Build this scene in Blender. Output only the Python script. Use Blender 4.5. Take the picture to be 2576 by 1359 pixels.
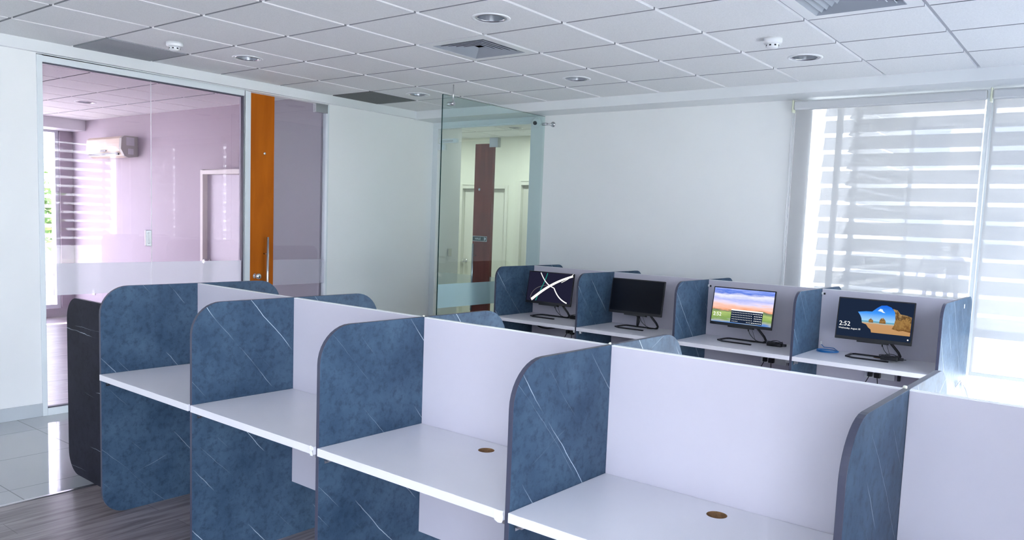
import bpy, bmesh, math, random
from mathutils import Vector, Matrix
random.seed(7)
S = bpy.context.scene
for o in list(bpy.data.objects): bpy.data.objects.remove(o)
COL = S.collection

# ------------------------------------------------------------------ camera
cam_d = bpy.data.cameras.new('camera'); cam = bpy.data.objects.new('camera', cam_d); COL.objects.link(cam)
R_ = Vector((0.78983111, 0.61213595, 0.03816266)); U_ = Vector((-0.08731587, 0.0506375, 0.99489285)); D_ = Vector((-0.60707722, 0.78912953, -0.09344425))
cam.matrix_world = Matrix(((R_.x, U_.x, -D_.x, 5.6987), (R_.y, U_.y, -D_.y, -2.0566), (R_.z, U_.z, -D_.z, 1.5809), (0, 0, 0, 1)))
cam_d.sensor_width = 36; cam_d.sensor_fit = 'HORIZONTAL'; cam_d.lens = 1980.11 * 36 / 2576
cam_d.shift_x = -0.00452; cam_d.shift_y = 0.02525; cam_d.clip_start = 0.02; cam_d.clip_end = 300
S.camera = cam

# ------------------------------------------------------------------ world, exposure
vs = S.view_settings
vs.view_transform = 'Standard'; vs.look = 'None'; vs.gamma = 1; vs.use_curve_mapping = False
vs.exposure = 0.9
w = bpy.data.worlds.new('sky'); S.world = w; w.use_nodes = True
nt = w.node_tree; nt.nodes.clear()
wo = nt.nodes.new('ShaderNodeOutputWorld'); bg = nt.nodes.new('ShaderNodeBackground')
tc = nt.nodes.new('ShaderNodeTexCoord'); sp = nt.nodes.new('ShaderNodeSeparateXYZ'); rp = nt.nodes.new('ShaderNodeValToRGB')
nt.links.new(tc.outputs['Generated'], sp.inputs[0]); nt.links.new(sp.outputs['Z'], rp.inputs[0])
rp.color_ramp.elements[0].position = 0.0; rp.color_ramp.elements[0].color = (0.86, 0.90, 1.0, 1)
rp.color_ramp.elements[1].position = 0.7; rp.color_ramp.elements[1].color = (0.62, 0.76, 1.0, 1)
nt.links.new(rp.outputs[0], bg.inputs[0]); bg.inputs[1].default_value = 7.5
nt.links.new(bg.outputs[0], wo.inputs[0])

sun_d = bpy.data.lights.new('sun', 'SUN'); sun_d.energy = 24; sun_d.angle = math.radians(1); sun_d.color = (1, .96, .90)
sun = bpy.data.objects.new('sun', sun_d); COL.objects.link(sun)
sun.rotation_euler = Vector((-.33, .03, .94)).to_track_quat('Z', 'Y').to_euler()

def portal(name, loc, rot, sx, sy):
    l = bpy.data.lights.new(name, 'AREA'); l.shape = 'RECTANGLE'; l.size = sx; l.size_y = sy
    o = bpy.data.objects.new(name, l); COL.objects.link(o); o.location = loc; o.rotation_euler = rot
    l.cycles.is_portal = True
    return o
H = math.pi / 2
portal('daylight_portal', (6.62, -3.9, 1.35), (0, H, 0), 2.5, 4.0)
portal('daylight_portal', (6.75, 2.3, 1.35), (0, H, 0), 2.5, 4.2)
portal('daylight_portal', (4.85, 5.3, 1.35), (-H, 0, 0), 3.2, 2.6)
portal('daylight_portal', (-6.5, 0.9, 1.35), (0, -H, 0), 2.5, 3.8)

# ------------------------------------------------------------------ helpers
def tag(o, label=None, cat=None, group=None, kind=None):
    if label: o['label'] = label
    if cat: o['category'] = cat
    if group: o['group'] = group
    if kind: o['kind'] = kind
    return o
def empty(name, loc=(0, 0, 0), rz=0, **k):
    o = bpy.data.objects.new(name, None); COL.objects.link(o); o.location = loc; o.rotation_euler = (0, 0, rz)
    o.empty_display_size = 0.1
    return tag(o, **k)
class MB:
    def __init__(s): s.bm = bmesh.new()
    def face(s, pts, mi=0):
        f = s.bm.faces.new([s.bm.verts.new(p) for p in pts]); f.material_index = mi; return f
    def box(s, x0, x1, y0, y1, z0, z1, mi=0):
        v = [s.bm.verts.new((x, y, z)) for z in (z0, z1) for y in (y0, y1) for x in (x0, x1)]
        for i in ((0, 2, 3, 1), (4, 5, 7, 6), (0, 1, 5, 4), (2, 6, 7, 3), (0, 4, 6, 2), (1, 3, 7, 5)):
            f = s.bm.faces.new([v[k] for k in i]); f.material_index = mi
        return v
    def prism(s, pts, axis, a, b, mi=0, side_mi=None):
        """outline pts (2D) extruded along axis from a to b"""
        def P(p, t):
            return {'x': (t, p[0], p[1]), 'y': (p[0], t, p[1]), 'z': (p[0], p[1], t)}[axis]
        A = [s.bm.verts.new(P(p, a)) for p in pts]; B = [s.bm.verts.new(P(p, b)) for p in pts]
        f = s.bm.faces.new(A); f.material_index = mi
        f = s.bm.faces.new(B[::-1]); f.material_index = mi
        n = len(pts)
        for i in range(n):
            f = s.bm.faces.new((A[i], B[i], B[(i + 1) % n], A[(i + 1) % n])); f.material_index = mi if side_mi is None else side_mi
    def tube(s, pts, r, n=8, closed=False, caps=True, mi=0):
        pts = [Vector(p) for p in pts]; rings = []; N = len(pts); up = Vector((0.13, 0.21, 0.97)).normalized()
        for i, p in enumerate(pts):
            if closed: d = pts[(i + 1) % N] - pts[i - 1]
            else: d = pts[min(i + 1, N - 1)] - pts[max(i - 1, 0)]
            d.normalize(); a = d.cross(up)
            if a.length < 1e-3: a = d.cross(Vector((1, 0, 0)))
            a.normalize(); b = d.cross(a); up = -b if (-b).dot(up) > 0 else b
            rr = r[i] if isinstance(r, (list, tuple)) else r
            rings.append([s.bm.verts.new(p + a * math.cos(t) * rr + b * math.sin(t) * rr) for t in [2 * math.pi * k / n for k in range(n)]])
        for i in range(N if closed else N - 1):
            A, B = rings[i], rings[(i + 1) % N]
            for k in range(n):
                f = s.bm.faces.new((A[k], A[(k + 1) % n], B[(k + 1) % n], B[k])); f.material_index = mi; f.smooth = True
        if caps and not closed:
            s.bm.faces.new(rings[0]).material_index = mi; s.bm.faces.new(rings[-1][::-1]).material_index = mi
    def lathe(s, prof, c=(0, 0, 0), n=32, axis='z', mi=0, cap=True):
        """profile of (radius, height)"""
        rings = []
        for (r, h) in prof:
            ring = []
            for k in range(n):
                t = 2 * math.pi * k / n; a, b = r * math.cos(t), r * math.sin(t)
                p = {'z': (a, b, h), 'x': (h, a, b), 'y': (a, h, b)}[axis]
                ring.append(s.bm.verts.new(Vector(p) + Vector(c)))
            rings.append(ring)
        for A, B in zip(rings, rings[1:]):
            for k in range(n):
                f = s.bm.faces.new((A[k], A[(k + 1) % n], B[(k + 1) % n], B[k])); f.smooth = True; f.material_index = mi
        if cap and prof[0][0] > 1e-4: s.bm.faces.new(rings[0]).material_index = mi
        if cap and prof[-1][0] > 1e-4: s.bm.faces.new(rings[-1][::-1]).material_index = mi
    def plate(s, outer, holes, z0, z1, mi=0, hole_mi=None):
        """slab with holes: outer and holes are lists of xy"""
        loops = []
        for z in (z0, z1):
            bm2 = bmesh.new(); ed = []
            for L in [outer] + holes:
                vs_ = [bm2.verts.new((p[0], p[1], z)) for p in L]
                ed += [bm2.edges.new((vs_[i], vs_[(i + 1) % len(vs_)])) for i in range(len(vs_))]
            bmesh.ops.triangle_fill(bm2, use_beauty=True, use_dissolve=False, edges=ed)
            vm = {v: s.bm.verts.new(v.co) for v in bm2.verts}
            for f in bm2.faces:
                s.bm.faces.new([vm[v] for v in f.verts]).material_index = mi
            bm2.free()
        for j, L in enumerate([outer] + holes):
            n = len(L)
            for i in range(n):
                p, q = L[i], L[(i + 1) % n]
                s.face([(p[0], p[1], z0), (q[0], q[1], z0), (q[0], q[1], z1), (p[0], p[1], z1)], mi if (j == 0 or hole_mi is None) else hole_mi)
    def build(s, name, mats, parent=None, loc=None, bevel=0, smooth=False, rot=None, weld=True):
        if weld: bmesh.ops.remove_doubles(s.bm, verts=s.bm.verts, dist=1e-5)
        bmesh.ops.recalc_face_normals(s.bm, faces=s.bm.faces)
        me = bpy.data.meshes.new(name); s.bm.to_mesh(me); s.bm.free()
        for m in (mats if isinstance(mats, (list, tuple)) else [mats]): me.materials.append(m)
        o = bpy.data.objects.new(name, me); COL.objects.link(o)
        if parent: o.parent = parent
        if loc: o.location = loc
        if rot: o.rotation_euler = rot
        if smooth:
            for p in me.polygons: p.use_smooth = True
        if bevel:
            b = o.modifiers.new('bevel', 'BEVEL'); b.width = bevel; b.segments = 2; b.limit_method = 'ANGLE'; b.angle_limit = 0.7
        return o
def copy_tree(o, parent=None):
    c = o.copy(); COL.objects.link(c)
    if parent: c.parent = parent
    for ch in list(o.children): copy_tree(ch, c)
    return c
def arc(cx, cy, r, a0, a1, n=8):
    return [(cx + r * math.cos(math.radians(a0 + (a1 - a0) * i / n)), cy + r * math.sin(math.radians(a0 + (a1 - a0) * i / n))) for i in range(n + 1)]
def circle(cx, cy, r, n=32): return [(cx + r * math.cos(2 * math.pi * k / n), cy + r * math.sin(2 * math.pi * k / n)) for k in range(n)]
def rounded(x0, x1, y0, y1, r=(0, 0, 0, 0), n=10):
    """corners: bl, br, tr, tl"""
    p = []
    for (cx, cy, sx, sy, a, rr) in ((x0, y0, 1, 1, 180, r[0]), (x1, y0, -1, 1, 270, r[1]), (x1, y1, -1, -1, 0, r[2]), (x0, y1, 1, -1, 90, r[3])):
        p += arc(cx + sx * rr, cy + sy * rr, rr, a, a + 90, n) if rr > 0 else [(cx, cy)]
    return p
def text_mesh(name, s, size, mat, parent, loc, rot, depth=0.0004, align='LEFT', sx=1.0):
    c = bpy.data.curves.new(name, 'FONT'); c.body = s; c.size = size; c.extrude = depth; c.align_x = align
    t = bpy.data.objects.new(name, c); COL.objects.link(t)
    dg = bpy.context.evaluated_depsgraph_get(); me = bpy.data.meshes.new_from_object(t.evaluated_get(dg))
    bpy.data.objects.remove(t)
    me.materials.clear(); me.materials.append(mat)
    o = bpy.data.objects.new(name, me); COL.objects.link(o); o.parent = parent; o.location = loc; o.rotation_euler = rot; o.scale = (sx, 1, 1)
    return o

# ------------------------------------------------------------------ materials
def mat(name, col, rough=0.5, metal=0.0, spec=0.5, noise=0.0, nscale=20, bump=0.0, bscale=200, coat=0):
    m = bpy.data.materials.new(name); m.use_nodes = True; n = m.node_tree; b = n.nodes['Principled BSDF']
    b.inputs['Base Color'].default_value = (*col, 1); b.inputs['Roughness'].default_value = rough
    b.inputs['Metallic'].default_value = metal; b.inputs['Specular IOR Level'].default_value = spec
    if coat: b.inputs['Coat Weight'].default_value = coat
    t = n.nodes.new('ShaderNodeTexCoord')
    nz = n.nodes.new('ShaderNodeTexNoise'); nz.inputs['Scale'].default_value = nscale; nz.inputs['Detail'].default_value = 4
    n.links.new(t.outputs['Object'], nz.inputs['Vector'])
    mx = n.nodes.new('ShaderNodeMixRGB'); mx.blend_type = 'MULTIPLY'; mx.inputs[1].default_value = (*col, 1)
    r = n.nodes.new('ShaderNodeValToRGB'); k = 1 - noise
    r.color_ramp.elements[0].position = .3; r.color_ramp.elements[0].color = (k, k, k, 1); r.color_ramp.elements[1].position = .7
    n.links.new(nz.outputs['Fac'], r.inputs[0]); n.links.new(r.outputs[0], mx.inputs[2]); mx.inputs[0].default_value = 1
    n.links.new(mx.outputs[0], b.inputs['Base Color'])
    if bump:
        n2 = n.nodes.new('ShaderNodeTexNoise'); n2.inputs['Scale'].default_value = bscale; n.links.new(t.outputs['Object'], n2.inputs['Vector'])
        bp = n.nodes.new('ShaderNodeBump'); bp.inputs['Strength'].default_value = bump; bp.inputs['Distance'].default_value = .002
        n.links.new(n2.outputs['Fac'], bp.inputs['Height']); n.links.new(bp.outputs[0], b.inputs['Normal'])
    return m
def emis(name, col, s=1.0):
    m = bpy.data.materials.new(name); m.use_nodes = True; n = m.node_tree; n.nodes.clear()
    o = n.nodes.new('ShaderNodeOutputMaterial'); e = n.nodes.new('ShaderNodeEmission'); e.inputs[0].default_value = (*col, 1); e.inputs[1].default_value = s
    n.links.new(e.outputs[0], o.inputs[0]); return m
def glass(name, tint, refl_boost=1.0, ior=1.5):
    m = bpy.data.materials.new(name); m.use_nodes = True; n = m.node_tree; n.nodes.clear()
    o = n.nodes.new('ShaderNodeOutputMaterial'); tr = n.nodes.new('ShaderNodeBsdfTransparent'); tr.inputs[0].default_value = (*tint, 1)
    g = n.nodes.new('ShaderNodeBsdfGlossy'); g.inputs['Roughness'].default_value = 0.0; g.inputs[0].default_value = (1, 1, 1, 1)
    f = n.nodes.new('ShaderNodeFresnel'); ge = n.nodes.new('ShaderNodeNewGeometry')
    mi_ = n.nodes.new('ShaderNodeMapRange'); mi_.inputs['To Min'].default_value = ior; mi_.inputs['To Max'].default_value = 1 / ior
    n.links.new(ge.outputs['Backfacing'], mi_.inputs['Value']); n.links.new(mi_.outputs[0], f.inputs[0])
    mu = n.nodes.new('ShaderNodeMath'); mu.operation = 'MULTIPLY'; mu.inputs[1].default_value = refl_boost; mu.use_clamp = True
    mx = n.nodes.new('ShaderNodeMixShader')
    n.links.new(f.outputs[0], mu.inputs[0]); n.links.new(mu.outputs[0], mx.inputs[0]); n.links.new(tr.outputs[0], mx.inputs[1]); n.links.new(g.outputs[0], mx.inputs[2])
    n.links.new(mx.outputs[0], o.inputs[0]); return m
def fabric(name, col, openness, transl):
    m = bpy.data.materials.new(name); m.use_nodes = True; n = m.node_tree; n.nodes.clear()
    o = n.nodes.new('ShaderNodeOutputMaterial'); tr = n.nodes.new('ShaderNodeBsdfTransparent')
    d = n.nodes.new('ShaderNodeBsdfDiffuse'); d.inputs[0].default_value = (*col, 1)
    t = n.nodes.new('ShaderNodeBsdfTranslucent'); t.inputs[0].default_value = (*col, 1)
    m1 = n.nodes.new('ShaderNodeMixShader'); m1.inputs[0].default_value = transl
    m2 = n.nodes.new('ShaderNodeMixShader'); m2.inputs[0].default_value = 1 - openness
    n.links.new(d.outputs[0], m1.inputs[1]); n.links.new(t.outputs[0], m1.inputs[2])
    n.links.new(tr.outputs[0], m2.inputs[1]); n.links.new(m1.outputs[0], m2.inputs[2]); n.links.new(m2.outputs[0], o.inputs[0]); return m

def marble(name, base, dark, spec=.2):
    m = bpy.data.materials.new(name); m.use_nodes = True; n = m.node_tree; b = n.nodes['Principled BSDF']
    N = n.nodes.new; Lk = n.links.new
    tc_ = N('ShaderNodeTexCoord'); oi = N('ShaderNodeObjectInfo')
    ad = N('ShaderNodeVectorMath'); ad.operation = 'MULTIPLY_ADD'
    cmb = N('ShaderNodeCombineXYZ'); mu = N('ShaderNodeMath'); mu.operation = 'MULTIPLY'; mu.inputs[1].default_value = 13.7
    Lk(oi.outputs['Random'], mu.inputs[0]); Lk(mu.outputs[0], cmb.inputs[1]); Lk(mu.outputs[0], cmb.inputs[2])
    Lk(tc_.outputs['Object'], ad.inputs[0]); ad.inputs[1].default_value = (1, 1, 1); Lk(cmb.outputs[0], ad.inputs[2])
    P = ad.outputs[0]
    # mottled stone
    n1 = N('ShaderNodeTexNoise'); n1.inputs['Scale'].default_value = 5; n1.inputs['Detail'].default_value = 8; n1.inputs['Roughness'].default_value = .62; Lk(P, n1.inputs['Vector'])
    n2 = N('ShaderNodeTexNoise'); n2.inputs['Scale'].default_value = 32; n2.inputs['Detail'].default_value = 6; n2.inputs['Roughness'].default_value = .7; Lk(P, n2.inputs['Vector'])
    r1 = N('ShaderNodeValToRGB'); r1.color_ramp.elements[0].position = .3; r1.color_ramp.elements[0].color = (*dark, 1); r1.color_ramp.elements[1].position = .7; r1.color_ramp.elements[1].color = (*base, 1)
    Lk(n1.outputs['Fac'], r1.inputs[0])
    r2 = N('ShaderNodeValToRGB'); r2.color_ramp.elements[0].position = .34; r2.color_ramp.elements[0].color = (.62, .62, .66, 1); r2.color_ramp.elements[1].position = .52; r2.color_ramp.elements[1].color = (1, 1, 1, 1)
    Lk(n2.outputs['Fac'], r2.inputs[0])
    mm = N('ShaderNodeMixRGB'); mm.blend_type = 'MULTIPLY'; mm.inputs[0].default_value = 1; Lk(r1.outputs[0], mm.inputs[1]); Lk(r2.outputs[0], mm.inputs[2])
    col = mm.outputs[0]
    def vein(ang, freq, width, seed, lo, amt, col, bend=.05):
        # distance across the vein direction, bent by noise, kept only where a stretched mask is high
        mp = N('ShaderNodeMapping'); mp.inputs['Rotation'].default_value = (ang, 0, 0); mp.inputs['Location'].default_value = (0, seed, seed * .7); Lk(P, mp.inputs['Vector'])
        nb = N('ShaderNodeTexNoise'); nb.inputs['Scale'].default_value = 2.6; nb.inputs['Detail'].default_value = 6; Lk(mp.outputs[0], nb.inputs['Vector'])
        sx = N('ShaderNodeSeparateXYZ'); Lk(mp.outputs[0], sx.inputs[0])
        a = N('ShaderNodeMath'); a.operation = 'MULTIPLY_ADD'; Lk(nb.outputs['Fac'], a.inputs[0]); a.inputs[1].default_value = bend; Lk(sx.outputs['Z'], a.inputs[2])
        vo = N('ShaderNodeTexVoronoi'); vo.voronoi_dimensions = '1D'; vo.feature = 'DISTANCE_TO_EDGE'; vo.inputs['Scale'].default_value = freq; Lk(a.outputs[0], vo.inputs['W'])
        rr = N('ShaderNodeMapRange'); rr.inputs['From Min'].default_value = width * .35; rr.inputs['From Max'].default_value = width; rr.inputs['To Min'].default_value = 1; rr.inputs['To Max'].default_value = 0; rr.clamp = True
        Lk(vo.outputs['Distance'], rr.inputs['Value'])
        mp2 = N('ShaderNodeMapping'); mp2.inputs['Scale'].default_value = (1, 1.6, 7); Lk(mp.outputs[0], mp2.inputs['Vector'])
        nm = N('ShaderNodeTexNoise'); nm.inputs['Scale'].default_value = 1.3; nm.inputs['Detail'].default_value = 2; Lk(mp2.outputs[0], nm.inputs['Vector'])
        r3 = N('ShaderNodeMapRange'); r3.inputs['From Min'].default_value = lo; r3.inputs['From Max'].default_value = lo + .10; r3.clamp = True; Lk(nm.outputs['Fac'], r3.inputs['Value'])
        k = N('ShaderNodeMath'); k.operation = 'MULTIPLY'; Lk(rr.outputs[0], k.inputs[0]); Lk(r3.outputs[0], k.inputs[1])
        k2 = N('ShaderNodeMath'); k2.operation = 'MULTIPLY'; k2.inputs[1].default_value = amt; Lk(k.outputs[0], k2.inputs[0])
        mx = N('ShaderNodeMixRGB'); mx.inputs[2].default_value = (.72, .82, .92, 1); Lk(k2.outputs[0], mx.inputs[0]); Lk(col, mx.inputs[1])
        return mx.outputs[0]
    col = vein(math.radians(50), 4.5, .0085, 3.1, .52, .75, col)
    col = vein(math.radians(47), 8, .0075, 9.7, .56, .40, col)
    col = vein(math.radians(-22), 4, .006, 5.3, .62, .40, col)
    Lk(col, b.inputs['Base Color']); b.inputs['Roughness'].default_value = .5; b.inputs['Specular IOR Level'].default_value = spec
    return m
def wood(name, c1, c2, axis_scale, rough=.35, scale=6):
    m = bpy.data.materials.new(name); m.use_nodes = True; n = m.node_tree; b = n.nodes['Principled BSDF']; N = n.nodes.new; Lk = n.links.new
    t = N('ShaderNodeTexCoord'); mp = N('ShaderNodeMapping'); mp.inputs['Scale'].default_value = axis_scale; Lk(t.outputs['Object'], mp.inputs[0])
    nz = N('ShaderNodeTexNoise'); nz.inputs['Scale'].default_value = scale; nz.inputs['Detail'].default_value = 6; nz.inputs['Distortion'].default_value = .6; Lk(mp.outputs[0], nz.inputs['Vector'])
    r = N('ShaderNodeValToRGB'); r.color_ramp.elements[0].position = .3; r.color_ramp.elements[0].color = (*c1, 1); r.color_ramp.elements[1].position = .7; r.color_ramp.elements[1].color = (*c2, 1)
    Lk(nz.outputs['Fac'], r.inputs[0]); Lk(r.outputs[0], b.inputs['Base Color']); b.inputs['Roughness'].default_value = rough; b.inputs['Specular IOR Level'].default_value = .2
    return m
def plank_floor(name):
    m = bpy.data.materials.new(name); m.use_nodes = True; n = m.node_tree; b = n.nodes['Principled BSDF']; N = n.nodes.new; Lk = n.links.new
    t = N('ShaderNodeTexCoord'); mp = N('ShaderNodeMapping'); mp.inputs['Rotation'].default_value = (0, 0, H); Lk(t.outputs['Object'], mp.inputs[0])
    br = N('ShaderNodeTexBrick'); br.inputs['Scale'].default_value = 1; br.inputs['Brick Width'].default_value = 1.2; br.inputs['Row Height'].default_value = .18; br.inputs['Mortar Size'].default_value = .0015
    br.inputs['Color1'].default_value = (.25, .22, .235, 1); br.inputs['Color2'].default_value = (.33, .29, .30, 1); br.inputs['Mortar'].default_value = (.12, .1, .11, 1); Lk(mp.outputs[0], br.inputs['Vector'])
    m2 = N('ShaderNodeMapping'); m2.inputs['Scale'].default_value = (10, .9, 1); Lk(t.outputs['Object'], m2.inputs[0])
    nz = N('ShaderNodeTexNoise'); nz.inputs['Scale'].default_value = 3; nz.inputs['Detail'].default_value = 8; nz.inputs['Distortion'].default_value = .5; Lk(m2.outputs[0], nz.inputs['Vector'])
    r = N('ShaderNodeValToRGB'); r.color_ramp.elements[0].position = .32; r.color_ramp.elements[0].color = (.45, .42, .42, 1); r.color_ramp.elements[1].position = .6; r.color_ramp.elements[1].color = (1.1, 1.08, 1.1, 1); Lk(nz.outputs['Fac'], r.inputs[0])
    mx = N('ShaderNodeMixRGB'); mx.blend_type = 'MULTIPLY'; mx.inputs[0].default_value = 1; Lk(br.outputs['Color'], mx.inputs[1]); Lk(r.outputs[0], mx.inputs[2])
    Lk(mx.outputs[0], b.inputs['Base Color']); b.inputs['Roughness'].default_value = .3
    return m
def tile_floor(name, ox, oy):
    m = bpy.data.materials.new(name); m.use_nodes = True; n = m.node_tree; b = n.nodes['Principled BSDF']; N = n.nodes.new; Lk = n.links.new
    t = N('ShaderNodeTexCoord'); mp = N('ShaderNodeMapping'); mp.inputs['Location'].default_value = (-ox, -oy, 0); Lk(t.outputs['Object'], mp.inputs[0])
    br = N('ShaderNodeTexBrick'); br.offset = 0; br.inputs['Scale'].default_value = 1; br.inputs['Brick Width'].default_value = .6; br.inputs['Row Height'].default_value = .6; br.inputs['Mortar Size'].default_value = .003
    br.inputs['Color1'].default_value = (.40, .41, .44, 1); br.inputs['Color2'].default_value = (.43, .44, .47, 1); br.inputs['Mortar'].default_value = (.2, .2, .22, 1); Lk(mp.outputs[0], br.inputs['Vector'])
    Lk(br.outputs['Color'], b.inputs['Base Color']); b.inputs['Roughness'].default_value = .06; b.inputs['Coat Weight'].default_value = .4; b.inputs['Coat Roughness'].default_value = .03
    return m

M_wall = mat('wall_paint', (.87, .88, .885), .6, noise=.03, nscale=1.2, bump=.05, bscale=60)
M_wallL = mat('office_paint', (.43, .375, .43), .6, noise=.03, nscale=1.2)
M_cream = mat('corridor_paint', (.78, .78, .69), .6, noise=.03, nscale=1.2)
M_trim = mat('painted_trim', (.78, .80, .82), .4)
M_tile = mat('ceiling_tile', (.87, .875, .885), .85, noise=.10, nscale=130, bump=.5, bscale=160)
M_tileshade = mat('shaded_tile_edge', (.34, .35, .38), .9)  # shade of the cross joints put into the edge colour
M_tileedge = mat('lit_tile_edge', (.95, .95, .96), .5)  # whitened so the edges facing the windows look brightly lit
M_tbar = mat('ceiling_grid_paint', (.40, .41, .45), .5)
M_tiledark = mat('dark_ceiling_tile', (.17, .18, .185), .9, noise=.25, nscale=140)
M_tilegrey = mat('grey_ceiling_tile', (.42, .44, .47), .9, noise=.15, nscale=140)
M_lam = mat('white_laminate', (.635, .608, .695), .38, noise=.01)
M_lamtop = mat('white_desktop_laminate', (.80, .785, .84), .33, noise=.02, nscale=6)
M_marble = marble('blue_marble_laminate', (.074, .130, .200), (.032, .064, .115))
M_edge = mat('dark_edge_band', (.060, .063, .10), .35, spec=.3)
M_whiteedge = mat('white_edge_band', (.9, .9, .93), .3)
M_chip = mat('bare_chipboard', (.30, .16, .07), .8, noise=.4, nscale=90)
M_alu = mat('white_aluminium', (.74, .79, .82), .35)
M_steel = mat('brushed_steel', (.62, .62, .64), .25, metal=1)
M_chrome = mat('chrome', (.8, .8, .82), .08, metal=1)
M_blackp = mat('black_plastic', (.012, .013, .018), .35)
M_screenoff = mat('dark_screen', (.004, .006, .012), .35, spec=.15)
M_blackm = mat('black_metal', (.010, .010, .014), .3)
M_white = mat('white_plastic', (.82, .83, .85), .35)
M_cable = mat('black_rubber', (.012, .012, .015), .5)
M_blue = mat('blue_cable_sheath', (.02, .19, .52), .4)
M_whitec = mat('white_cable_sheath', (.8, .8, .82), .4)
M_beige = mat('aged_beige_plastic', (.66, .56, .44), .4)
M_beige2 = mat('aged_grey_plastic', (.42, .42, .38), .4)
M_floorw = plank_floor('wood_plank_vinyl')
M_floort = tile_floor('polished_tile', .95 - 1.2, .2 - .6)
M_gloss = glass('clear_glass', (.93, .95, .95), 1.25)
M_gpink = glass('rose_tinted_glass', (.95, .80, .90), 1.0)
M_ggrey = glass('smoked_glass', (.88, .88, .91), 1.0)
M_ggreen = glass('green_tinted_glass', (.87, .94, .93), .9)
M_gdoor = glass('door_glass', (.95, .975, .97), .8)
M_gedge = mat('glass_edge', (.01, .05, .05), .1)
M_frost = fabric('frosted_film', (.80, .84, .88), .25, .45)
M_frostg = fabric('green_frosted_film', (.50, .70, .74), .22, .4)
M_fab = fabric('screen_fabric', (.46, .46, .47), .115, .12)
M_fabs = mat('blind_tube_fabric', (.60, .61, .63), .7)
M_orange = wood('orange_wood', (.40, .092, .001), (.52, .13, .002), (2.5, 2.5, .5), .5, 4)
M_maho = wood('mahogany', (.20, .05, .038), (.28, .075, .055), (6, 6, .5), .3, 4)
M_slat = fabric('perforated_louver_metal', (.60, .61, .62), .40, .0)
M_slat2 = fabric('louver_paint', (.62, .63, .64), .10, .0)
M_conc = mat('pale_render', (.78, .78, .80), .8, noise=.08, nscale=2)
M_ground = mat('paving', (.62, .61, .58), .9, noise=.2, nscale=3)
M_leaf = mat('foliage', (.12, .26, .035), .6, noise=.5, nscale=9)
M_bark = mat('bark', (.16, .11, .07), .9)
M_gap = mat('shadow_gap', (.05, .05, .07), .9)

CZ = 2.741
# ------------------------------------------------------------------ floors
def slab(name, x0, x1, y0, y1, z0, z1, m):
    b = MB(); b.box(x0, x1, y0, y1, z0, z1); return tag(b.build(name, m), kind='structure')
slab('floor', 1.19, 6.5, -6.15, 4.55, -.1, 0, M_floorw)
slab('floor', -.68, 1.16, -6.15, 4.62, -.1, 0, M_floort)
slab('floor', -6.3, -.68, -6.15, 3.1, -.1, 0, M_floorw)
slab('floor', -3.2, 1.2, 4.62, 6.7, -.1, 0, M_floort)
b = MB(); b.prism([(1.16, -.02), (1.16, .001), (1.164, .004), (1.186, .004), (1.19, .001), (1.19, -.02)], 'y', -6, 4.45)
tag(b.build('trim_1', M_steel), kind='structure')

# ------------------------------------------------------------------ ceilings
def ceiling(x0, x1, y0, y1, gx, gy, skip=(), holes={}, name='ceiling'):
    """tegular tiles hanging 10 mm below the T grid"""
    b = MB(); g = MB(); T = .6; e = .013; ey = .0085   # main runners show wide reveals, cross tees narrow ones
    i0, i1 = math.floor((x0 - gx) / T), math.ceil((x1 - gx) / T); j0, j1 = math.floor((y0 - gy) / T), math.ceil((y1 - gy) / T)
    for i in range(i0, i1):
        for j in range(j0, j1):
            a, c = gx + i * T, gy + j * T
            X0, X1, Y0, Y1 = max(a, x0) + (e if a > x0 else 0), min(a + T, x1) - (e if a + T < x1 else 0), max(c, y0) + (ey if c > y0 else 0), min(c + T, y1) - (ey if c + T < y1 else 0)
            if X1 - X0 < .03 or Y1 - Y0 < .03 or (i, j) in skip: continue
            if (i, j) in holes:
                hx, hy, hr = holes[(i, j)]
                b.plate([(X0, Y0), (X1, Y0), (X1, Y1), (X0, Y1)], [circle(hx, hy, hr)], CZ, CZ + .026)
            else: b.box(X0, X1, Y0, Y1, CZ, CZ + .026)
    for i in range(i0, i1 + 1):
        a = gx + i * T
        if x0 < a < x1: g.box(a - e, a + e, y0, y1, CZ + .014, CZ + .028)
    for j in range(j0, j1 + 1):
        c = gy + j * T
        if y0 < c < y1: g.box(x0, x1, c - ey, c + ey, CZ + .0145, CZ + .028)
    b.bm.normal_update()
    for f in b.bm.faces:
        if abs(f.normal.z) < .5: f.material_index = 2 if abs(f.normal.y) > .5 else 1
    o = tag(b.build(name, [M_tile, M_tileedge, M_tileshade], weld=False), kind='structure')
    g.build('ceiling_grid', M_tbar, o, weld=False)
    return o
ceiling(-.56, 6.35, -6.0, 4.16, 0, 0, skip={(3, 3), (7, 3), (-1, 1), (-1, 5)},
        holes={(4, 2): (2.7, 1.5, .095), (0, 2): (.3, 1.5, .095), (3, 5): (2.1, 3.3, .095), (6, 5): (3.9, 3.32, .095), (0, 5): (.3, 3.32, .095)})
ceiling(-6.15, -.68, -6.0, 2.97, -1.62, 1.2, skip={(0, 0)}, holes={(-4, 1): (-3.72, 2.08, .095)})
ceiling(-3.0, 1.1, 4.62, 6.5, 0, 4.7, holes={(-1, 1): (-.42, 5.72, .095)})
slab('ceiling', -6.4, 6.6, -6.2, 6.8, 3.0, 3.1, M_conc)

# ------------------------------------------------------------------ walls
def struct(b, name, m, **k): return tag(b.build(name, m, **k), kind='structure')
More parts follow.
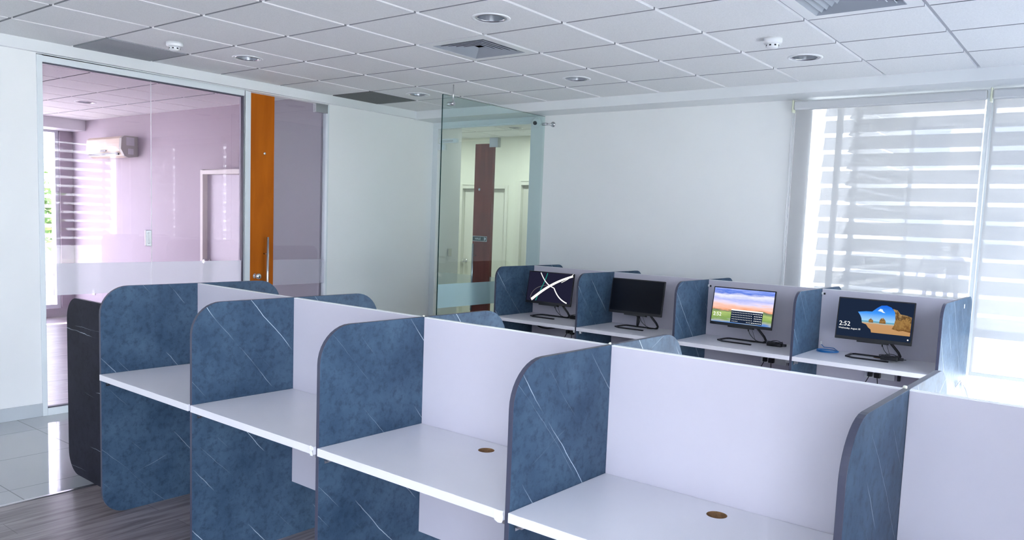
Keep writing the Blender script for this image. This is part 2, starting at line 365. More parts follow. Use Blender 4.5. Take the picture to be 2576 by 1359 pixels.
# left wall: pillar strip, glazing opening (y .374..2.124), door opening (2.124..3.0), solid block to the corner
b = MB(); b.box(-.68, -.60, -6.0, .374, 0, 3.0); b.box(-.68, -.60, .374, 3.0, 2.655, 3.0); b.box(-.68, -.60, 3.0, 4.56, 0, 3.0)
struct(b, 'wall_left', M_wall)
b = MB(); b.box(-6.15, -.68, 2.97, 3.1, 0, 3.0); struct(b, 'wall_back', M_wallL)
b = MB(); b.box(-6.3, -6.15, -6.1, 3.1, 0, .12); b.box(-6.3, -6.15, -6.1, 3.1, 2.62, 3.0); b.box(-6.3, -6.15, 2.80, 3.1, .12, 2.62); b.box(-6.3, -6.15, -6.1, -1.1, .12, 2.62)
struct(b, 'wall_left', M_wallL)
b = MB(); b.box(-6.3, -.6, -6.15, -6.0, 0, 3.0); struct(b, 'wall_front', M_wallL)
b = MB(); b.box(-6.15, -5.75, -6, 2.97, 2.60, CZ + .03); struct(b, 'trim_2', M_trim)
# back wall
b = MB(); b.box(.93, 3.47, 4.47, 4.62, 0, 3.0); b.box(3.47, 6.25, 4.47, 4.62, 2.655, 3.0); b.box(6.25, 6.5, 4.47, 4.62, 0, 3.0); b.box(3.47, 6.25, 4.47, 4.62, 0, .10)
b.box(-.6, .93, 4.47, 4.56, 2.655, 3.0)
struct(b, 'wall_back', M_wall)
b = MB(); b.box(.78, .93, 4.47, 4.66, 0, 2.70); struct(b, 'trim_3', M_trim)
# dropped beams that frame the grid ceiling
b = MB(); b.box(-.60, 6.35, 4.16, 4.47, 2.655, 2.80); struct(b, 'trim_4', M_trim)
b = MB(); b.box(-.60, -.56, -6, 4.16, 2.660, 2.80); struct(b, 'trim_5', M_trim)
# right wall with long windows, front wall with a window
b = MB(); b.box(6.35, 6.5, -6.15, 4.47, 0, .10); b.box(6.35, 6.5, -6.15, 4.47, 2.62, 3.0); b.box(6.35, 6.5, 4.36, 4.47, .1, 2.62); b.box(6.35, 6.5, -1.9, .15, .1, 2.62); b.box(6.35, 6.5, -6.15, -5.9, .1, 2.62)
struct(b, 'wall_right', M_wall)
b = MB(); b.box(-.6, 6.5, -6.15, -6.0, 0, .1); b.box(-.6, 6.5, -6.15, -6.0, 2.62, 3.0); b.box(-.6, 6.0, -6.15, -6.0, .1, 2.62); b.box(6.0, 6.5, -6.15, -6.0, .1, 2.62)
struct(b, 'wall_front', M_wall)
# corridor shell
b = MB(); b.box(-.74, -.60, 4.56, 4.955, 0, 3.0); struct(b, 'wall_left', M_wall)
b = MB(); b.box(-3.1, -2.95, 4.6, 6.6, 0, 3.0); struct(b, 'wall_left', M_cream)
b = MB(); b.box(-3.1, -.74, 4.56, 4.66, 0, 3.0); struct(b, 'wall_front', M_cream)
b = MB(); b.box(1.1, 1.25, 4.62, 6.6, 0, 3.0); struct(b, 'wall_right', M_cream)
b = MB(); b.box(-3.1, -1.93, 6.5, 6.6, 0, 3.0); b.box(-1.93, -1.15, 6.5, 6.6, 2.03, 3.0); b.box(-1.15, -.87, 6.5, 6.6, 0, 3.0); b.box(-.87, -.10, 6.5, 6.6, 2.08, 3.0); b.box(-.10, 1.2, 6.5, 6.6, 0, 3.0)
struct(b, 'wall_back', M_cream)
def plain_door(name, x0, x1, y, z1, m, knob_x):
    d = tag(empty(name, (0, 0, 0)), kind='structure')
    b = MB(); b.box(x0, x1, y + .045, y + .085, .005, z1); b.build('door_leaf', m, d, bevel=.002)
    b = MB(); b.box(x0 - .05, x0, y - .015, y + .09, 0, z1 + .05); b.box(x1, x1 + .05, y - .015, y + .09, 0, z1 + .05); b.box(x0, x1, y - .015, y + .09, z1, z1 + .05)
    b.build('door_frame', M_cream2, d, bevel=.003)
    b = MB(); b.lathe([(.028, .045), (.028, .035), (.012, .03), (.012, .0), (.030, -.01), (.030, -.03), (.02, -.038)], (knob_x, y, 1.0), 20, 'y'); b.build('door_knob', M_chrome, d)
    return d
M_cream2 = mat('cream_gloss', (.74, .73, .66), .4)
plain_door('door_3', -1.93, -1.15, 6.5, 2.03, M_cream2, -1.87)
plain_door('door_4', -.87, -.10, 6.5, 2.08, M_cream2, -.17)
plain_door('door_5', -2.60, -1.85, 2.86, 1.98, mat('grey_door_paint', (.60, .57, .64), .4), -2.54)
# baseboards
b = MB(); b.box(-.60, -.590, -6, .374, 0, .098); struct(b, 'baseboard_left', mat('grey_baseboard_tile', (.50, .54, .58), .15), bevel=.002)
b = MB(); b.box(-.60, -.590, 3.0, 4.47, 0, .098); struct(b, 'baseboard_left', M_trim)
b = MB(); b.box(-6.15, -.68, 2.955, 2.97, 0, .1); struct(b, 'baseboard_back', mat('grey_baseboard', (.42, .42, .46), .4))
b = MB(); b.box(.93, 3.47, 4.458, 4.47, 0, .1); struct(b, 'baseboard_back', M_trim)

# ------------------------------------------------------------------ glazed partition in the left wall (window_1) and glass door
wn = tag(empty('window_1', (-.6, 1.25, 0)), kind='structure')
def L(y): return y - 1.25
b = MB()
for (y0, y1, z0, z1) in ((.374, .408, 0, 2.648), (2.062, 2.124, 0, 2.648), (.408, 2.062, 2.600, 2.648), (.408, 2.062, 0, .055)):
    b.box(-.07, .012, L(y0), L(y1), z0, z1)
b.build('window_frame', M_alu, wn, bevel=.003)
b = MB()
for (y0, y1, z0, z1) in ((.408, .413, .055, 2.6), (2.057, 2.062, .055, 2.6), (.408, 2.062, 2.593, 2.6), (.408, 2.062, .055, .062)):
    b.box(-.045, -.005, L(y0), L(y1), z0, z1)
b.build('gasket', mat('dark_gasket', (.05, .05, .08), .5), wn)
for y0, y1 in ((.413, 1.2255), (1.2285, 2.057)):
    b = MB(); b.face([(-.025, L(y0), .062), (-.025, L(y1), .062), (-.025, L(y1), 2.593), (-.025, L(y0), 2.593)])
    p = b.build('glass_pane', M_gpink, wn)
    b = MB(); b.face([(-.0245, L(y0), .90), (-.0245, L(y1), .90), (-.0245, L(y1), 1.14), (-.0245, L(y0), 1.14)]); b.build('frosted_band', M_frost, p)
b = MB(); b.box(-.03, -.020, L(1.2255), L(1.2285), .062, 2.593); b.build('glass_joint', M_whiteedge, wn)
b = MB(); b.box(-.035, -.010, L(1.175), L(1.222), 1.27, 1.40); b.box(-.012, -.006, L(1.19), L(1.205), 1.29, 1.38); b.build('floor_spring_lock', M_steel, wn, bevel=.003)

dr = tag(empty('door_1', (-.6, 2.56, 0)), kind='structure')
def L(y): return y - 2.56
b = MB(); b.box(-.045, -.005, L(2.132), L(2.381), .01, 2.640); b.build('wood_panel', M_orange, dr, bevel=.002)
b = MB(); b.box(-.030, -.022, L(2.381), L(2.985), .01, 2.640); b.build('glass_pane', M_ggrey, dr)
b = MB(); b.face([(-.0215, L(2.381), .90), (-.0215, L(2.985), .90), (-.0215, L(2.985), 1.14), (-.0215, L(2.381), 1.14)]); b.build('frosted_band', fabric('faint_frost', (.60, .60, .68), .6, .4), dr)
b = MB(); b.box(-.04, .004, L(2.84), L(2.995), 2.565, 2.648); b.build('patch_hinge', M_steel, dr, bevel=.003)
b = MB(); b.box(-.07, .006, L(2.985), L(3.002), 0, 2.65); b.build('door_jamb', M_alu, dr)
b = MB(); b.tube([(.055, L(2.278), .55), (.055, L(2.278), 1.355)], .012, 14); b.tube([(-.005, L(2.278), .70), (.055, L(2.278), .70)], .007, 10); b.tube([(-.005, L(2.278), 1.20), (.055, L(2.278), 1.20)], .007, 10)
b.build('pull_handle', M_steel, dr)
b = MB(); b.lathe([(.030, -.005), (.030, .006), (.016, .012), (.016, .030), (.029, .040), (.029, .052), (.020, .060), (.0, .060)], (0, L(2.19), .995), 24, 'x'); b.build('door_knob', M_chrome, dr)
b = MB(); b.lathe([(.013, -.006), (.013, .004), (.008, .008), (0, .008)], (0, L(2.275), 2.115), 16, 'x'); b.build('peephole', M_chrome, dr)

# ------------------------------------------------------------------ glass entrance door at the corner (door_2)
dr = tag(empty('door_2', (.1, 4.50, 0)), kind='structure')
b = MB(); b.box(-.70, .68, -.03, .03, 2.585, 2.655); b.box(-.70, .68, -.036, .036, 2.60, 2.612); b.box(-.70, -.625, -.03, .03, 0, 2.59)
b.build('door_frame', M_alu, dr, bevel=.003)
b = MB(); b.box(-.62, .172, -.005, .005, .01, 2.44); b.build('glass_leaf', M_gdoor, dr)
b = MB(); b.box(.180, .68, -.005, .005, .01, 2.585); b.box(-.625, .176, -.005, .005, 2.45, 2.585); b.build('fixed_glass', M_gdoor, dr)
b = MB(); b.box(-.068, .180, -.022, .022, .01, 2.402); b.build('wood_panel', M_maho, dr, bevel=.002)
b = MB(); b.box(.13, .245, -.027, .027, 2.362, 2.465); b.build('patch_hinge', M_steel, dr, bevel=.004)
b = MB(); b.box(-.69, -.53, -.026, .026, 2.352, 2.415); b.build('patch_lock', M_alu, dr, bevel=.003)
b = MB(); b.box(-.58, -.32, -.055, -.012, 2.425, 2.470); b.build('magnetic_lock', M_alu, dr, bevel=.003)
b = MB(); b.box(-.55, -.37, -.060, -.054, 2.435, 2.455); b.build('lock_armature', M_steel, dr)
b = MB(); b.tube([(-.012, -.075, .60), (-.012, -.075, 1.33)], .012, 14)
for z in (.75, 1.2): b.tube([(-.012, -.075, z), (-.012, -.02, z)], .007, 10)
b.build('pull_handle', M_steel, dr)
b = MB(); b.lathe([(.014, .0), (.014, -.006), (0, -.006)], (.012, -.022, 1.915), 16, 'y'); b.build('peephole', M_chrome, dr)
b = MB(); b.box(-.062, .142, -.030, -.0225, 1.355, 1.413); sg = b.build('door_sign', M_steel, dr, bevel=.002)
b = MB(); b.box(-.056, .092, -.0325, -.030, 1.361, 1.407); b.box(.098, .136, -.0325, -.030, 1.361, 1.407); b.build('sign_face', mat('sign_green_grey', (.03, .06, .06), .4), sg)
text_mesh('sign_lettering', 'HALE', .034, M_white, sg, (.018, -.0326, 1.373), (H, 0, 0), align='CENTER')
b = MB(); b.box(.110, .120, -.0335, -.0325, 1.367, 1.401); b.box(.120, .128, -.0335, -.0325, 1.378, 1.396); b.build('hand_symbol', M_white, sg)
b = MB(); b.face([(-.62, -.0062, .745), (.68, -.0062, .745), (.68, -.0062, .98), (-.62, -.0062, .98)]); b.build('frosted_band', fabric('pale_frost', (.7, .8, .82), .6, .45), dr)

# free standing glass screen by the entrance
gp = empty('glass_screen', (.96, 3.67, 0), label='frameless green tinted glass screen standing beside the glass entrance door', cat='glass screen')
b = MB(); b.box(-.005, .005, -.71, .785, .02, 2.645); b.build('glass_pane', M_ggreen, gp)
b = MB(); b.box(-.0052, .0052, -.7125, -.7095, .02, 2.645); b.box(-.0052, .0052, -.71, .785, 2.6445, 2.6465); b.build('glass_edge', M_gedge, gp)
b = MB(); b.face([(.0056, -.708, .80), (.0056, .784, .80), (.0056, .784, 1.01), (.0056, -.708, 1.01)]); b.build('frosted_band', M_frostg, gp)
b = MB(); b.tube([(.02, -.60, 2.585), (.02, -.60, 2.741)], .005, 10); b.build('suspension_rod', M_steel, gp)
b = MB(); b.lathe([(.016, -.04), (.016, .035)], (0, -.60, 2.58), 16, 'x'); b.build('glass_clamp', M_steel, gp)
b = MB(); b.lathe([(.013, -.012), (.013, .045)], (0, .768, 2.568), 16, 'x'); b.build('glass_clamp', M_steel, gp)
b = MB(); b.tube([(.04, .768, 2.568), (.085, .772, 2.562), (.10, .795, 2.560)], .007, 10); b.lathe([(.026, .796), (.026, .788), (.01, .782)], (.10, 0, 2.565), 20, 'y'); b.build('wall_bracket', M_steel, gp)
b = MB(); b.box(-.012, .012, -.71, .785, 0, .03); b.build('floor_channel', M_steel, gp)

# dome camera
cm = empty('security_camera', (.865, 4.45, 2.60), label='small white dome security camera above the jamb of the glass entrance', cat='security camera')
b = MB(); b.lathe([(.045, .02), (.045, -.012), (.040, -.018)], (0, 0, 0), 28, 'y'); b.build('base', M_white, cm)
b = MB(); b.lathe([(.036, .02), (.040, -.01), (.036, -.034), (.026, -.050), (.016, -.056)], (0, -.01, -.003), 28, 'y'); b.build('housing', M_white, cm, rot=(.25, 0, .35))
b = MB(); b.lathe([(.020, 0), (.020, -.014), (.012, -.018), (0, -.018)], (.010, -.056, -.012), 20, 'y'); b.build('lens', M_blackp, cm, rot=(.15, 0, .2))

# ------------------------------------------------------------------ windows with fixed outdoor louvers
def win(name, p0, p1, axis, z0, z1, y, mull, inward, rails=()):
    """frame + panes in a wall opening; axis 'x' runs along x at y, axis 'y' runs along y at x=y"""
    o = tag(empty(name), kind='structure'); b = MB(); t = .05
    def bx(a0, a1, c0, c1, d0, d1):
        if axis == 'x': b.box(a0, a1, d0, d1, c0, c1)
        else: b.box(d0, d1, a0, a1, c0, c1)
    d0, d1 = y, y + .06
    bx(p0, p0 + t, z0, z1, d0, d1); bx(p1 - t, p1, z0, z1, d0, d1); bx(p0 + t, p1 - t, z1 - t, z1, d0, d1); bx(p0 + t, p1 - t, z0, z0 + t, d0, d1)
    if axis == 'x' and y > 0: bx(p0 + t, p0 + .10, z0 + t, z1 - t, d0 + .001, d1 - .001)
    for m_ in mull: bx(m_ - .03, m_ + .03, z0 + t, z1 - t, d0, d1)
    for r in rails: bx(p0 + t, p1 - t, r - .03, r + .03, d0 + .002, d1 - .002)
    b.build('window_frame', M_alu, o, weld=False)
    ed = [p0 + t] + list(mull) + [p1 - t]
    for a, c in zip(ed, ed[1:]):
        g = MB(); d = y + .03
        if axis == 'x': g.face([(a, d, z0 + t), (c, d, z0 + t), (c, d, z1 - t), (a, d, z1 - t)])
        else: g.face([(d, a, z0 + t), (d, c, z0 + t), (d, c, z1 - t), (d, a, z1 - t)])
        g.build('glass_pane', M_gloss, o)
    return o
win('window_2', 3.47, 6.25, 'x', .10, 2.655, 4.53, (4.845,), 1, rails=(.90,))
win('window_3', .15, 4.36, 'y', .10, 2.62, 6.40, (1.55, 2.95), -1)
win('window_4', -5.9, -1.9, 'y', .10, 2.62, 6.40, (-3.9,), -1)  # unseen window, sized and placed for its light on the desk panels
win('window_5', -1.1, 2.80, 'y', .12, 2.62, -6.25, (.2, 1.5), 1)

def louver(name, label, a0, a1, axis, d, z0, z1, pitch, posts, tilt=.35, h=.115, m=None):
    """bank of curved blades, one louver thing: slats and support posts"""
    o = empty(name, (0, 0, 0), label=label, cat='louver', group='fixed sun louvers outside the windows')
    b = MB(); z = z0
    while z < z1:
        pr = []
        for k in range(9):
            s = (k / 8 - .5); pr.append((d + s * h * math.sin(tilt) + .016 * math.cos(s * math.pi) , z + s * h * math.cos(tilt)))
        pr2 = [(p[0] + .008, p[1]) for p in pr[::-1]]
        if axis == 'x': b.prism([(p[0], p[1]) for p in pr + pr2], 'x', a0, a1)
        else: b.prism([(p[0], p[1]) for p in pr + pr2], 'y', a0, a1)
        z += pitch
    b.build('blades', m or M_slat, o, weld=False)
    for p in posts:
        c = MB()
        if axis == 'x': c.box(p - .022, p + .022, d + .03, d + .07, 0, z1)
        else: c.box(d + .03, d + .07, p - .022, p + .022, 0, z1)
        c.build('post', M_slat2, o)
    return o
louver('sun_louver', 'bank of wide grey sun louver blades right outside the blind covered back window', 3.61, 6.6, 'x', 4.80, .94, 2.85, .139, (3.72, 5.2, 6.5))
louver('sun_louver', 'side bank of grey louver blades running away from the back window', 4.95, 7.1, 'y', 3.78, .94, 2.85, .139, (5.0, 7.1), m=M_slat2)
louver('sun_louver', 'bank of grey louver blades mirrored in the pink glazing', .1, 4.3, 'y', 6.62, .98, 2.85, .139, (.2, 2.25, 4.2), tilt=.5, m=M_slat2)
louver('sun_louver', 'grey louver blades outside the window of the room behind the pink glazing', -1.1, 2.9, 'y', -6.55, .3, 2.85, .139, (-1.0, 1.5, 2.85), tilt=-1.15)

# roller blinds on the back window
def blind(x0, x1, label):
    o = empty('roller_blind', ((x0 + x1) / 2, 4.42, 0), label=label, cat='roller blind', group='screen blinds on the back window')
    w_ = (x1 - x0) / 2
    b = MB(); b.box(-w_, w_, -.022, .025, 2.565, 2.635); b.build('cassette', M_fabs, o, bevel=.012)
    b = MB(); b.face([(-w_ + .01, .012, .62), (w_ - .01, .012, .62), (w_ - .01, .012, 2.58), (-w_ + .01, .012, 2.58)]); b.build('screen_fabric', M_fab, o)
    b = MB(); b.box(-w_ + .01, w_ - .01, .002, .022, .600, .625); b.build('bottom_bar', M_fabs, o, bevel=.003)
    b = MB(); b.box(-w_ - .012, -w_, -.028, .03, 2.545, 2.645); b.build('bracket', mat('cream_plastic', (.68, .70, .55), .4), o, bevel=.004)
    b = MB(); b.tube([(-w_ - .006, -.010, 2.55), (-w_ - .006, -.010, 1.0)], .0022, 6); b.tube([(-w_ - .006, .018, 2.55), (-w_ - .006, .018, 1.0)], .0022, 6); b.build('pull_chain', M_white, o)
    return o
blind(3.475, 4.83, 'left of two grey screen roller blinds, drawn down over the back window')
blind(4.862, 6.22, 'right hand grey screen roller blind cut off by the picture edge')

# ------------------------------------------------------------------ ceiling fixtures
M_refl = mat('satin_reflector', (.42, .44, .48), .3, metal=1)
def downlight(x, y, label):
    o = empty('downlight', (x, y, CZ), label=label, cat='downlight', group='round recessed ceiling downlights')
    b = MB(); b.lathe([(.113, .0), (.113, -.003), (.104, -.006), (.094, -.004), (.091, .004)], (0, 0, 0), 40, cap=False); b.build('trim_ring', M_white, o)
    b = MB(); b.lathe([(.091, .004), (.088, -.004), (.083, -.005), (.080, .002)], (0, 0, 0), 40, cap=False); b.build('inner_ring', M_steel, o)
    b = MB(); n = 40; b.lathe([(.080, .002), (.076, .05), (.062, .10), (.045, .125), (0, .13)], (0, 0, 0), n, cap=False)
    b.build('reflector', M_refl, o)
    b = MB(); b.lathe([(.0, .05), (.02, .052), (.024, .075), (.018, .12)], (0, 0, 0), 16); b.build('lamp', M_white, o)
    return o
for x, y, l in ((2.7, 1.5, 'large recessed downlight just behind the near square air diffuser'), (.3, 1.5, 'recessed downlight above the orange wood door panel'),
                (2.1, 3.3, 'recessed downlight in front of the blank white back wall'), (3.9, 3.32, 'recessed downlight beside the right hand smoke detector'),
                (.3, 3.32, 'recessed downlight next to the dark ceiling panel by the glass screen'),
                (-3.72, 2.08, 'downlight seen through the pink glazing on the left'), (-.42, 5.72, 'downlight in the corridor behind the glass entrance door')):
    downlight(x, y, l)
def smoke(x, y, label):
    o = empty('smoke_detector', (x, y, CZ), label=label, cat='smoke detector', group='white ceiling smoke detectors')
    b = MB(); b.lathe([(.056, 0), (.056, -.022), (.050, -.030), (.036, -.032)], (0, 0, 0), 32); b.build('base', M_white, o)
    b = MB(); b.lathe([(.036, -.030), (.038, -.044), (.030, -.056), (.0, -.058)], (0, 0, 0), 32); b.build('sensor_head', M_white, o)
    b = MB()
    for k in range(8):
        a = 2 * math.pi * k / 8; c, s = math.cos(a), math.sin(a); r = .0375
        t = Vector((-s, c, 0)); u = Vector((c, s, 0)); 
        P = [u * (r + .001) + t * q + Vector((0, 0, z)) for q, z in ((-.006, -.047), (.006, -.047), (.006, -.038), (-.006, -.038))]
        b.face(P)
    b.build('sensor_slots', M_blackp, o)
smoke(.3, .92, 'white smoke detector on the ceiling above the pink glazing')
smoke(3.9, 2.72, 'white smoke detector on the ceiling right of the room centre')
def diffuser(x, y, label, s=.27):
    o = empty('air_diffuser', (x, y, CZ), label=label, cat='air diffuser', group='square four way ceiling air diffusers')
    sq = lambda r: [(-r, -r), (r, -r), (r, r), (-r, r)]
    b = MB(); b.plate(sq(.288), [sq(.225)], -.002, .012); b.build('flange', M_white, o, bevel=0)
    for k, r in enumerate((.225, .187, .150, .113, .076)):
        b = MB(); r2 = r - .022; zt, zb = .020 + .002 * k, .002 * k
        A = [(p[0], p[1], zb) for p in sq(r)]; B = [(p[0], p[1], zt) for p in sq(max(r2, .02))]
        A2 = [(p[0], p[1], zb - .0025) for p in sq(r - .004)]; B2 = [(p[0], p[1], zt - .0025) for p in sq(max(r2 - .004, .016))]
        for i in range(4):
            j = (i + 1) % 4
            b.face([A[i], A[j], B[j], B[i]]); b.face([A2[i], A2[j], B2[j], B2[i]]); b.face([A[i], A[j], A2[j], A2[i]])
        b.build('blade_ring', M_grey_vane, o)
    b = MB(); b.face([(p[0], p[1], .12) for p in sq(.235)])
    for i in range(4):
        p, q = sq(.235)[i], sq(.235)[(i + 1) % 4]; b.face([(p[0], p[1], .012), (q[0], q[1], .012), (q[0], q[1], .12), (p[0], p[1], .12)])
    b.build('plenum', M_blackp, o)
M_grey_vane = mat('grey_vane', (.34, .37, .42), .4)
diffuser(2.1, 2.1, 'square grey air diffuser in the middle of the ceiling')
diffuser(4.5, 2.1, 'square air diffuser at the top right edge of the ceiling')
diffuser(-1.32, 1.5, 'square air diffuser seen through the top of the pink glazing')
b = MB(); b.box(-.56, -.012, .612, 1.188, CZ - .002, CZ + .015); tag(b.build('ceiling_panel', M_tilegrey), 'grey ceiling panel above the pink glazing', 'ceiling panel')
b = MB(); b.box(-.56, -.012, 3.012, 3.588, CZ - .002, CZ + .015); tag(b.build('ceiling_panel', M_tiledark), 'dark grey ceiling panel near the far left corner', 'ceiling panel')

# ------------------------------------------------------------------ cubicle rows
TH = .018
def outline(y0, y1, z1, r, rb=.12):
    return rounded(y0, y1, 0.0, z1, (rb, rb, r, r))
def cubicle_row(name, label, X, y1, th, fy, by, r, x_c, zt, zd, zp, extra_left=False, last_panel=True, holes=True):
    """X = right faces of the dividers; local frame has the spine front face at y=0"""
    root = empty(name, (x_c, y1, 0), th, label=label, cat='workstation row')
    for i, x in enumerate(X):
        b = MB(); b.prism(outline(fy + .005, by, zt, r), 'x', -TH, 0, 0, 1)
        d = b.build('divider_panel', [M_marble, M_edge], root, loc=(x - x_c, 0, 0), bevel=.0012)
    for i in range(len(X) - 1):
        a, c = X[i] - x_c, X[i + 1] - x_c - TH
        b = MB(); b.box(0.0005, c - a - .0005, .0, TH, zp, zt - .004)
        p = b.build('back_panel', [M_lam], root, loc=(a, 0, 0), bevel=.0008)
        b = MB(); b.box(0.0005, c - a - .0005, .0, TH, zt - .004, zt - .001); b.build('edge_band', M_whiteedge, p)
        for side in (0, 1):
            y0, yy = (fy - .004, -.0015) if side == 0 else (TH + .0015, by + .004)
            b = MB(); o_ = [(.001, y0), (c - a - .001, y0), (c - a - .001, yy), (.001, yy)]
            hy = (-.095 if side == 0 else TH + .095)
            hl = [circle((c - a) / 2, hy, .030, 28)] if (holes and i >= 1) else []
            b.plate(o_, hl, zd - .030, zd, 0, 1)
            t = b.build('desktop', [M_lamtop, M_chip], root, loc=(a, 0, 0), bevel=.0015)
            for bxp in (.004, c - a - .030):
                q = MB(); q.box(bxp, bxp + .026, y0 + .03 if side == 0 else yy - .05, y0 + .05 if side == 0 else yy - .03, zd - .052, zd - .030)
                q.box(bxp if bxp < .1 else bxp + .023, bxp + .003 if bxp < .1 else bxp + .026, y0 + .03 if side == 0 else yy - .05, y0 + .05 if side == 0 else yy - .03, zd - .062, zd - .030)
                q.build('angle_bracket', M_steel, t)
    return root
P = dict(zt=1.180, zd=.737, zp=.274)
X1 = [1.683, 2.566, 3.455, 4.354, 5.278, 6.17]
row1 = cubicle_row('workstation_row', 'near row of empty cubicle desks with blue marble dividers and white back panels', X1, .247, -.022, -.520, .53, .14, 3.455, **P)
b = MB(); b.prism(rounded(-.845, 0, 0, 1.046, (.13, 0, 0, .13)), 'y', -.009, .009, 0, 1)
b.build('end_wing_panel', [marble('shaded_marble_laminate', (.022, .022, .036), (.012, .012, .020), .08), M_edge], row1, loc=(1.683 - TH - 3.455 + .0, -.04 - .247 - .04, 0), bevel=.0012)  # divider marble again, its colour darkened for the unlit side
X2 = [1.303, 2.181, 3.066, 3.959, 4.855]
row2 = cubicle_row('workstation_row', 'far row of cubicle desks that carries the four computers', X2, 3.892, -.011, -.556, .50, .10, 3.066, **P)

def rowpt(row, x, y, z):
    """world xy of row 1 or 2 -> local coords"""
    return row.matrix_basis.inverted() @ Vector((x, y, z))
def part(b, name, m, row, bevel=0): return b.build(name, m, row, bevel=bevel)
# small fittings on the rows (local coordinates)
def blob(b, c, r, seed=0):
    rnd = random.Random(seed); bm2 = bmesh.new(); bmesh.ops.create_icosphere(bm2, subdivisions=2, radius=r)
    vm = {v: b.bm.verts.new(Vector(c) + v.co * (1 + rnd.uniform(-.3, .3))) for v in bm2.verts}
    for f in bm2.faces: b.bm.faces.new([vm[v] for v in f.verts]).smooth = True
    bm2.free()
for i, xx in enumerate(X1[2:5]):
    b = MB(); blob(b, (xx - TH / 2 - 3.455 - .004, .010, 1.181), .004 + .001 * i, i); b.build('filler_blob', mat('cream_filler', (.85, .85, .72), .6), row1)
for (i, dy, s) in ((2, -.524, .012), (3, -.526, .026)):
    b = MB(); x = X1[i] - TH - 3.455; rnd = random.Random(i)
    g = [[(x - s + s * 1.3 * u / 4 + rnd.uniform(-.002, .002), dy - .004 - rnd.uniform(0, .006), .742 - .036 * v / 4 + rnd.uniform(-.002, .002)) for u in range(5)] for v in range(5)]
    for u in range(4):
        for v in range(4): b.face([g[v][u], g[v][u + 1], g[v + 1][u + 1], g[v + 1][u]])
    b.build('loose_edge_tape', M_white, row1, smooth=True)
for (i, z) in ((2, 1.13), (3, 1.145)):
    b = MB(); x = X2[i] - 3.066; b.box(x, x + .012, -.012, -.0, z - .008, z + .010); b.build('fixing_clip', M_white, row2, bevel=.001)
    b = MB(); x = X2[i] - 3.066; b.box(x + .014, x + .026, -.008, -.0, z - .008, z + .006); b.build('clip_cap', M_blackp, row2, bevel=.001)
b = MB(); b.box(4.855 - 3.066, 4.8565 - 3.066, .17, .19, 1.110, 1.138); b.build('sticker', M_white, row2)
# cut-out with a white cord at the end divider
b = MB(); b.box(4.855 - 3.066, 4.8558 - 3.066, .098, .106, .558, .612); b.box(4.855 - 3.066, 4.8558 - 3.066, .10, .150, .560, .568); b.build('cable_cutout', M_blackp, row2)

# ------------------------------------------------------------------ computers
def flatbar(b, pts, w_, h_):
    """rectangular bar through xy points at constant height"""
    n = len(pts); Lr = []
    for i, p in enumerate(pts):
        p = Vector(p); a = (Vector(pts[min(i + 1, n - 1)]) - Vector(pts[max(i - 1, 0)])).normalized(); s = Vector((-a.y, a.x)) if len(p) == 2 else None
        Lr.append((p + s * w_ / 2, p - s * w_ / 2))
    for z0, z1 in ((0, h_),):
        prev = None
        for (l, r_) in Lr:
            ring = [b.bm.verts.new((l.x, l.y, z0)), b.bm.verts.new((r_.x, r_.y, z0)), b.bm.verts.new((r_.x, r_.y, z1)), b.bm.verts.new((l.x, l.y, z1))]
            if prev:
                for k in range(4): b.bm.faces.new((prev[k], prev[(k + 1) % 4], ring[(k + 1) % 4], ring[k]))
            else: b.bm.faces.new(ring)
            prev = ring
        b.bm.faces.new(prev[::-1])
def computer(label, x, y, yaw, screen, zdesk=.737, dx=0.0, tilt=9):
    """all-in-one desktop: display on a bent bar stand; local origin on the desk under the display"""
    root = empty('desktop_computer', (x, y, zdesk), yaw, label=label, cat='computer', group='black all in one desktop computers')
    disp = bpy.data.objects.new('display', None)
    W2, Hh = .2475, .292; zc = .262
    b = MB(); b.prism(rounded(-W2, W2, -Hh / 2, Hh / 2, (.004,) * 4, 3), 'y', 0, .012); b.box(-W2 * .72, W2 * .72, .012, .040, -Hh / 2 + .004, Hh / 2 - .06)
    d = b.build('display', M_blackp, root, loc=(dx, -.01, zc), rot=(-math.radians(tilt), 0, 0), bevel=.0015)
    b = MB(); b.box(-.10, .10, .004, .038, -Hh / 2 - .010, -Hh / 2 + .006); b.build('chin_vent', M_blackp, d)
    b = MB(); b.face([(-W2 + .008, -.0006, -Hh / 2 + .022), (W2 - .008, -.0006, -Hh / 2 + .022), (W2 - .008, -.0006, Hh / 2 - .008), (-W2 + .008, -.0006, Hh / 2 - .008)])
    sc = b.build('screen', screen, d)
    # stand: open bar loop, then the arm rising from the rear right corner
    b = MB(); flatbar(b, [(.130, -.108), (-.100, -.108), (-.150, -.070), (-.150, .06), (-.130, .085), (.135, .085), (.150, .085)], .016, .010); b.build('stand_foot', M_blackm, root)
    b = MB(); b.tube([(.145, .085, .006), (.158, .085, .010), (.163, .083, .024), (.150, .078, .05), (.055, .045, .17), (.03, .035, .22)], .009, 10); b.build('stand_arm', M_blackm, root)
    return root, d, sc
def ribbon(name, pts, widths, m, parent, y=-.0012):
    b = MB(); n = len(pts); prev = None
    for i, p in enumerate(pts):
        a = Vector(pts[min(i + 1, n - 1)]) - Vector(pts[max(i - 1, 0)]); a = Vector(a).normalized(); s = Vector((-a.y, a.x)) * widths[i] / 2
        q = (b.bm.verts.new((p[0] + s.x, y, p[1] + s.y)), b.bm.verts.new((p[0] - s.x, y, p[1] - s.y)))
        if prev: b.bm.faces.new((prev[0], prev[1], q[1], q[0]))
        prev = q
    return b.build(name, m, parent)
